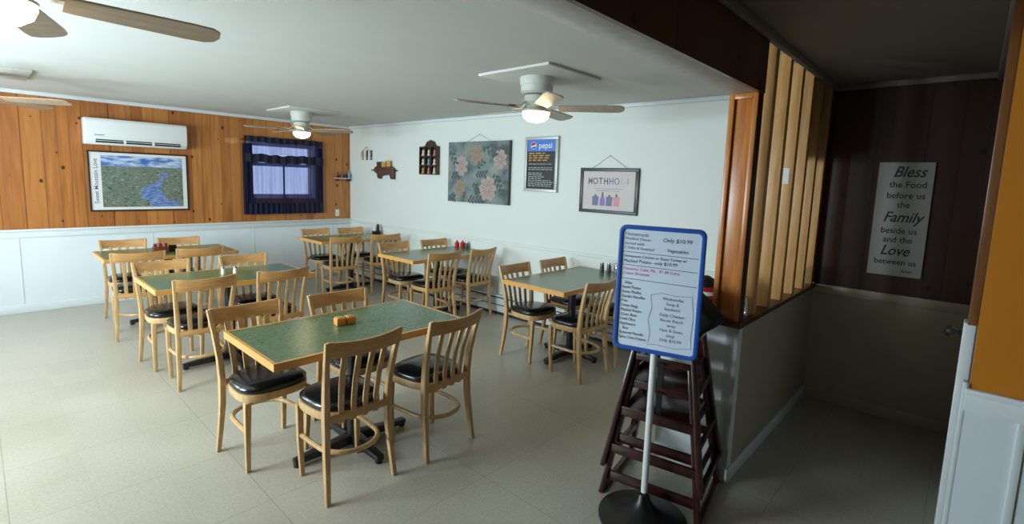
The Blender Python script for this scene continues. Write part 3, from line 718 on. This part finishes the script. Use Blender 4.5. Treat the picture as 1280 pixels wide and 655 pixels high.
# thimble rack
t = hung('curio_rack', 'dark brown arched curio rack with nine small ornaments', 'wall rack', 5.59, 1.92)
hw, hh = .188, .225
MB().prism([(-hw, -hh), (hw, -hh), (hw, .16), (.12, .17), (.08, .225), (.0, .25), (-.08, .225), (-.12, .17), (-hw, .16)], -.012, 0).build('back_panel', 'brownw', t)
mb = MB()
for x in (-hw, -.069, .056, hw-.013): mb.box(x, x+.013, -.055, -.012, -hh, .15)
for z in (-hh, -.105, .02, .145): mb.box(-hw, hw, -.055, -.012, z, z+.013)
mb.build('compartment_grid', 'brownw', t)
for r_ in range(3):
    for c_ in range(3):
        mt = ('cream', 'cream', 'pinki', 'cream', 'bluei', 'cream', 'gold', 'pinki', 'cream')[r_*3+c_]
        x = (-.121, 0, .121)[c_]; z = (.033, -.092, -.212)[r_]
        o = MB().lathe([(.022, 0), (.026, .01), (.014, .04), (.02, .06), (.008, .085)], 12).build('ornament', mt)
        v = Vector((x, -.033, z)); v.rotate(Matrix.Rotation(RW, 3, 'Z')); o.location = Vector(t.location)+v
        tag(o, 'tiny %s ornament, %s row %s in the arched curio rack' % ({'cream': 'cream', 'pinki': 'pink', 'bluei': 'blue', 'gold': 'ochre'}[mt], ('top', 'middle', 'bottom')[r_], ('left', 'centre', 'right')[c_]), 'ornament', 'ornaments in the curio rack')
# floral canvas
t = hung('floral_canvas', 'large grey-blue floral canvas hanging on a wire', 'picture', 4.648, 1.74)
MB().box(-.535, .535, -.038, 0, -.385, .385).build('canvas', 'canvas', t, bev=.002)
MB().box(.535, .546, -.039, 0, -.386, .386).build('edge', 'fdark', t)
hanger(t, .22, .385, .475)
def blossom(cx, cz, r, seed):
    rnd = random.Random(seed); pm = MB()
    for ring, (rr, nn) in enumerate(((1, 9), (.68, 7), (.38, 5))):
        for k in range(nn):
            a = 2*PI*k/nn+rnd.random()*.4; px, pz = cx+r*rr*.55*math.cos(a), cz+r*rr*.62*math.sin(a); pl = r*.42*(.6+.4*rr)
            pts = []
            for j in range(12):
                b_ = 2*PI*j/12; u, v_ = pl*math.cos(b_), pl*.62*math.sin(b_)
                pts.append((px+u*math.cos(a)-v_*math.sin(a), pz+u*math.sin(a)+v_*math.cos(a)))
            y = -.0390-.0007*ring-.00008*k
            pm.add([(x, y, z) for x, z in pts], [tuple(range(12))])
    return pm
M['petal'] = flat('painted_petals', srgb(164, 150, 140), .7, noise=.25, scale=34)
M['petal2'] = flat('painted_petals_ochre', srgb(142, 130, 110), .7, noise=.25, scale=34)
M['vein'] = flat('painted_vein', srgb(142, 104, 102), .7, noise=.2)
M['leafp'] = flat('painted_leaf', srgb(62, 78, 78), .7, noise=.3, scale=30)
for k, (x, z, r, mt) in enumerate(((-.28, .08, .13, 'petal'), (0, .22, .14, 'petal2'), (.40, .16, .12, 'petal'), (.20, -.20, .16, 'petal'), (-.30, -.20, .11, 'petal2'))):
    fl_ = blossom(x, z, r, k).build('painted_flower', mt, t)
    mb = MB()
    for j in range(11):
        a = 2*PI*j/11+k; c1 = Vector((x, -.0418, z)); d_ = Vector((math.cos(a), 0, math.sin(a)))
        mb.bar(c1+d_*r*.18, c1+d_*r*.62, .0008, .007, up=(-d_.z, 0, d_.x))
    mb.build('petal_veins', 'vein', fl_)
mb = MB()
rnd = random.Random(4)
for (x0, z0, x1, z1, nl) in ((-.02, -.02, .16, -.02, 8), (.10, .33, .34, .20, 6), (.30, .0, .44, -.22, 8), (-.16, -.34, .10, -.34, 9), (-.50, .28, -.38, .10, 6), (-.50, -.30, -.40, -.34, 5), (-.05, -.12, .04, -.26, 6), (-.48, -.06, -.36, -.04, 5), (.0, .06, .12, .14, 5)):
    p, q = Vector((x0, 0, z0)), Vector((x1, 0, z1)); d_ = q-p
    mb.bar((p.x, -.0392, p.z), (q.x, -.0392, q.z), .0008, .006, up=(-d_.z, 0, d_.x))
    for j in range(nl):
        c1 = p+d_*((j+.5)/nl); a = math.atan2(d_.z, d_.x)+(.9 if j % 2 else -.9); L_ = .055+.03*rnd.random()
        pts = [(c1.x+L_*u*math.cos(a)-v_*math.sin(a), c1.z+L_*u*math.sin(a)+v_*math.cos(a)) for u, v_ in ((0, 0), (.3, .014), (.65, .013), (1, 0), (.65, -.013), (.3, -.014))]
        mb.add([(x, -.0395-.0001*j, z) for x, z in pts], [tuple(range(6))])
mb.build('painted_leaves', 'leafp', t)
# drinks menu board
t = hung('menu_board', 'silver-framed black menu board with a blue header', 'menu board', 3.642, 1.845)
frame(t, .235, .31, .034, .03, 'silver')
MB().box(-.203, .203, -.016, -.002, -.278, .278).build('black_panel', 'ink', t)
M['pblue'] = flat('header_blue', srgb(64, 118, 200), .35, noise=.1, scale=6)
MB().box(-.201, .201, -.018, -.015, .145, .276).build('header', 'pblue', t)
text('pepsi', .092, 'paper', t, .055, .208, -.019, bold=.001)
g = MB(); g.add([(-.115+.042*math.cos(2*PI*j/24), -.0188, .21+.042*math.sin(2*PI*j/24)) for j in range(24)], [tuple(range(24))]); g.build('logo_disc', 'paper', t)
def seg(a0, a1, mat, nm):
    pts = [(-.115+.037*math.cos(a0+(a1-a0)*j/14), .21+.037*math.sin(a0+(a1-a0)*j/14)) for j in range(15)]
    MB().add([(x, -.0195, z) for x, z in pts], [tuple(range(15))]).build(nm, mat, t)
M['pdeep'] = flat('logo_blue', srgb(20, 60, 150), .4)
seg(A(20), A(190), 'red', 'logo_red'); seg(A(215), A(350), 'pdeep', 'logo_blue')
M['amber'] = flat('amber_chalk', srgb(200, 150, 70), .6); M['chalk'] = flat('pale_chalk', srgb(170, 186, 176), .6)
rnd = random.Random(2); mb = MB(); m2 = MB()
for r_ in range(4):
    x = -.18
    while x < .06:
        l_ = .03+.05*rnd.random(); mb.box(x, x+l_, -.0175, -.0158, .118-r_*.026, .130-r_*.026); x += l_+.02
for r_ in range(13):
    if r_ in (1, 4): continue
    x = -.18
    while x < (.0 if r_ in (5, 6, 7, 8) else .15):
        l_ = .012+.04*rnd.random(); m2.box(x, x+l_, -.0175, -.0158, .0-r_*.0205, .007-r_*.0205); x += l_+.011
mb.build('amber_writing', 'amber', t); m2.build('chalk_writing', 'chalk', t)
# bottle poster
t = hung('framed_poster', 'dark grey framed poster of four coloured bottles hanging on a wire', 'picture', 2.765, 1.58)
frame(t, .338, .232, .035, .022, 'fdark')
MB().box(-.305, .305, -.010, -.002, -.20, .20).build('backing', 'postr', t)
for k, (ch, c_) in enumerate(zip('MOTHHOLI', ('brownw', 'rust', 'leafp', 'leafp', 'pdeep', 'grey', 'chalk', 'gold'))):
    text(ch, .095, c_, t, -.215+k*.062, .095, -.011, bold=.001, name='letter', sx=.8)
M['purple'] = flat('purple_ink', srgb(142, 112, 176), .6)
for x, mt, cp_ in ((-.145, 'inkg', .02), (-.062, 'purple', .045), (.018, 'inkg', .02), (.10, 'pinki', .03)):
    b = MB().prism([(x-.034, -.155), (x+.03, -.155), (x+.038, -.06), (x-.038, -.06)] if mt != 'purple' else [(x-.03, -.155), (x+.03, -.155), (x+.03, -.09), (x+.012, -.06), (x-.012, -.06), (x-.03, -.09)], -.0125, -.0105).build('printed_bottle', mt, t)
    MB().prism([(x-.012, -.06), (x+.012, -.06), (x+.008, -.06+cp_), (x-.008, -.06+cp_)], -.0125, -.0105).build('printed_cap', 'fdark', b)
mb = MB()
for r_, (a, b_) in enumerate(((-.16, .16), (-.14, .13))): mb.box(a, b_, -.0115, -.0101, .018-r_*.022, .022-r_*.022)
mb.build('small_print', 'inkg', t)
hanger(t, .20, .232, .355)
# baseboard heater
t = thing('baseboard_heater', 'long white baseboard heater with dark slots along the white wall', 'heater')
Y0, Y1 = 1.45, 7.55
along(Y0, Y1, .065, .035, .205, .0).build('cover', 'heat', t, bev=.004)
along(Y0, Y1, .058, .205, .222, .0).build('upper_slot', 'slot', t)
along(Y0, Y1, .070, .222, .240, .0).build('top_lip', 'heat', t, bev=.003)
along(Y0, Y1, .003, .118, .128, .065).build('damper_line', 'slot', t)
along(Y0, Y1, .060, .0, .036, .0).build('lower_gap', 'slot', t)

# ---------------------------------------------------------------- sign in the hall
t = thing('blessing_sign', 'tall white board with script and block lettering on the dark hall wall', 'sign', (W-.002, .377, 1.468), -PI/2)
MB().box(-.157, .157, -.018, 0, -.405, .405).build('board', 'signw', t, bev=.002)
for s, sz, z, sh, bo, x in (('Bless', .115, .335, .35, .0022, .02), ('the Food', .068, .247, 0, .0006, .02), ('before us', .068, .170, 0, .0006, .015), ('the', .066, .105, 0, .0006, .01), ('Family', .112, .015, .35, .0022, .01),
                        ('beside us', .066, -.080, 0, .0006, 0), ('and the', .066, -.145, 0, .0006, 0), ('Love', .110, -.225, .35, .0022, -.01), ('between us', .062, -.305, 0, .0006, 0), ('Amen', .034, -.365, .3, .0005, .07)):
    text(s, sz*.92, 'ink', t, x, z, -.0185, shear=sh, bold=bo*(.6 if sh else 1), sx=.84 if sh else .92)

# ---------------------------------------------------------------- whiteboard on its stand
BX, BY = 2.17, 1.05
t = thing('whiteboard_stand', 'blue-rimmed whiteboard with handwritten menu on a white pole and black base', 'sign', (BX, BY, 0), A(-75.3))
MB().lathe([(.215, 0), (.215, .012), (.19, .024), (.12, .045), (.06, .066), (.035, .10), (.026, .13), (.02, .135)], 48).build('base', 'black', t, smooth=50)
MB().tube([(0, .01, .12), (0, .012, .90)], .0165, 16).build('pole', 'pole', t)
def rrect(a, b, r, n=7):
    pts = []
    for cx_, cz_, a0 in ((a-r, b-r, 0), (-a+r, b-r, PI/2), (-a+r, -b+r, PI), (a-r, -b+r, 3*PI/2)):
        for j in range(n): q = a0+PI/2*j/(n-1); pts.append((cx_+r*math.cos(q), cz_+r*math.sin(q)))
    return pts
ZC = 1.157; a_, b_ = .198, .304
rim = MB(); oo = rrect(a_, b_, .035); ii = rrect(a_-.020, b_-.020, .018); n = len(oo); vs = []
for y in (-.018, .010):
    vs += [(x, y, z+ZC) for x, z in oo]; vs += [(x, y, z+ZC) for x, z in ii]
fs = []
for i in range(n):
    j = (i+1) % n; fs += [(i, j, j+n, i+n), (i+2*n, i+3*n, j+3*n, j+2*n), (i, i+2*n, j+2*n, j), (i+n, j+n, j+3*n, i+3*n)]
rim.add(vs, fs).build('rim', 'blue', t, bev=.004)
MB().prism([(x, z+ZC) for x, z in rrect(a_-.018, b_-.018, .018)], -.010, .006).build('writing_surface', 'board', t)
def wr(s, sz, mt, x, z, al='LEFT', **k):
    text(s, sz, mt, t, x, ZC+z, -.0108, align=al, shear=.12, depth=.0002, name='handwriting', **k)
L_ = -.170
for s, z, sz in (('Homemade', .262, .024), ('Meatloaf Dinner', .240, .019), ('served with', .217, .020), ('2 Sides & Steamed', .196, .019)): wr(s, sz, 'inkg', L_, z, tilt=-.02)
wr('Only $10.99', .026, 'inkb', .008, .243); wr('Vegetables', .022, 'inkb', .03, .196)
wr('Homemade Chicken or Roast Turkey w/', .0175, 'inkb', L_, .155); wr('Mashed Potato  only $10.99', .022, 'inkb', L_, .132)
wr('Desserts: Cake, Pie   $1.00 Extra', .0195, 'inkp', L_, .094); wr('Cream Brownie', .0195, 'inkp', L_, .072)
mb = MB()
for z0 in (.176, .113, .046): mb.bar((-.174, -.0106, ZC+z0), (.172, -.0106, ZC+z0-.006), .0006, .0024)
mb.build('ruled_line', 'inkb', t)
for k, s in enumerate(('Sides:', 'Sweet Potato', 'Sweet Medley', 'Garden Noodles', 'Fries', 'Onion Rings', 'Mashed Potato', 'Green Bean', 'Fried Okra', 'Applesauce', '   Rice', 'Buttered Noodle', 'Spicy Corn Fritters')):
    wr(s, .0205, 'ink', L_+(.012 if k == 0 else 0), .026-k*.0225, sx=.82)
for k, s in enumerate(('Wednesday', 'Soup &', 'Sandwich', 'Daily Chicken', 'Bacon Ranch', 'wrap', 'Ham & Swiss', 'soup', 'Only $10.99')):
    wr(s, .020, 'inkg', .072, -.03-k*.024-(.006 if k > 2 else 0), 'CENTER')
bx = [(-.03, -.02), (.02, -.006), (.09, -.012), (.155, -.006), (.168, -.10), (.162, -.20), (.168, -.25), (.09, -.262), (.01, -.256), (-.03, -.262), (-.022, -.20), (-.035, -.14), (-.02, -.08), (-.03, -.02)]
mb = MB()
for p, q in zip(bx, bx[1:]): mb.bar((p[0], -.0106, ZC+p[1]), (q[0], -.0106, ZC+q[1]), .0006, .0018)
mb.build('drawn_box', 'inkg', t)

# ---------------------------------------------------------------- stacked high chairs
def make_high(label):
    t = thing('high_chair', label, 'high chair', group='stacked wooden high chairs')
    zt = .74; fb, ft = (.25, .23), (.135, .115)
    def corner(sx_, sy_, z):
        q = z/zt; return Vector((sx_*(fb[0]+(ft[0]-fb[0])*q), sy_*(fb[1]+(ft[1]-fb[1])*q), z))
    for sx_ in (-1, 1):
        for sy_ in (-1, 1):
            P = [corner(sx_, sy_, z) for z in (.0, .35, zt)]
            MB().sweep(P, [(.026, .050), (.025, .044), (.024, .034)]).build('leg', 'high', t, bev=.004)
    def rail(a, b, z, w_, h_, nm):
        MB().bar(corner(*a, z), corner(*b, z), w_, h_).build(nm, 'high', t, bev=.003)
    for z in (.10, .305): rail((-1, -1), (1, -1), z, .018, .05, 'front_rail')
    for z in (.305,): rail((-1, 1), (1, 1), z, .018, .042, 'back_rail')
    for s in (-1, 1):
        rail((s, -1), (s, 1), .018, .026, .036, 'runner')
        rail((s, -1), (s, 1), .22, .018, .040, 'side_rail'); rail((s, -1), (s, 1), .47, .018, .050, 'side_rail')
        rail((s, -1), (s, 1), zt-.012, .034, .024, 'arm_rest')
    MB().box(-.165, .165, -.145, .145, .455, .470).build('seat', 'high', t, bev=.003)
    rail((-1, 1), (1, 1), .62, .016, .10, 'backrest'); rail((-1, 1), (1, 1), zt-.02, .02, .03, 'backrest_cap')
    rail((-1, -1), (1, -1), .60, .016, .030, 'guard_rail')
    MB().bar((0, -.155, .47), (0, -.16, .60), .03, .012).build('crotch_strap', 'black', t)
    return t
h0 = make_high('dark mahogany high chair standing on the floor, lower one of the stack behind the whiteboard')
h0.location = (2.487, 1.108, 0); h0.rotation_euler = (0, 0, A(-80))
h1 = dup(h0, (2.487, 1.108, .155), A(-80), 'dark mahogany high chair nested on top of the other, its foot ends off the floor')

# bag and clutter
t = thing('cloth_bag', 'black cloth bag slumped on top of the stacked high chairs', 'bag', (2.56, 1.04, .895), -PI/2)
poly = [(-.12, 0), (.085, 0), (.165, .075), (.065, .165), (-.01, .225), (-.10, .22), (-.14, .12)]
MB().prism(poly, -.07, .09).build('body', 'bag', t, bev=.03, seg=4)
MB().tube([(-.10, .0, .20), (-.09, .0, .26), (-.05, .0, .27), (-.03, .0, .21)], .008, 8).build('handle', 'bag', t)
t = thing('striped_cap', 'red, white and black striped cap on the brown ledge behind the bag', 'cap', (2.93, 1.12, CAPZ+.001))
MB().lathe([(.075, 0), (.085, .06), (.080, .13), (.055, .18), (.02, .20), (.002, .203)], 24).build('crown', 'black', t)
for z, mt in ((.07, 'red'), (.095, 'paper'), (.12, 'red')):
    MB().lathe([(.0835, z), (.0845, z+.012), (.083, z+.022)], 24).build('stripe', mt, t)
o = MB().lathe([(.04, 0), (.045, .01), (.045, .09), (.038, .10), (.036, .115), (.002, .116)], 20).build('glass_jar', 'jar'); o.location = (2.925, .912, CAPZ+.001)
tag(o, 'clear glass jar on the sill between the post and the first slat', 'jar')
o = MB().lathe([(.03, 0), (.032, .10), (.02, .15), (.012, .17), (.012, .19)], 16).build('bottle', 'pinki'); o.location = (3.07, 1.06, CAPZ+.001)
tag(o, 'pink bottle on the ledge behind the first slat of the divider', 'bottle')
o = MB().lathe([(.04, 0), (.045, .01), (.045, .13), (.03, .15), (.002, .151)], 20).build('glass_jar', 'jar'); o.location = (4.27, .925, CAPZ+.001)
tag(o, 'clear glass jar on the ledge at the far end of the slat divider', 'jar')
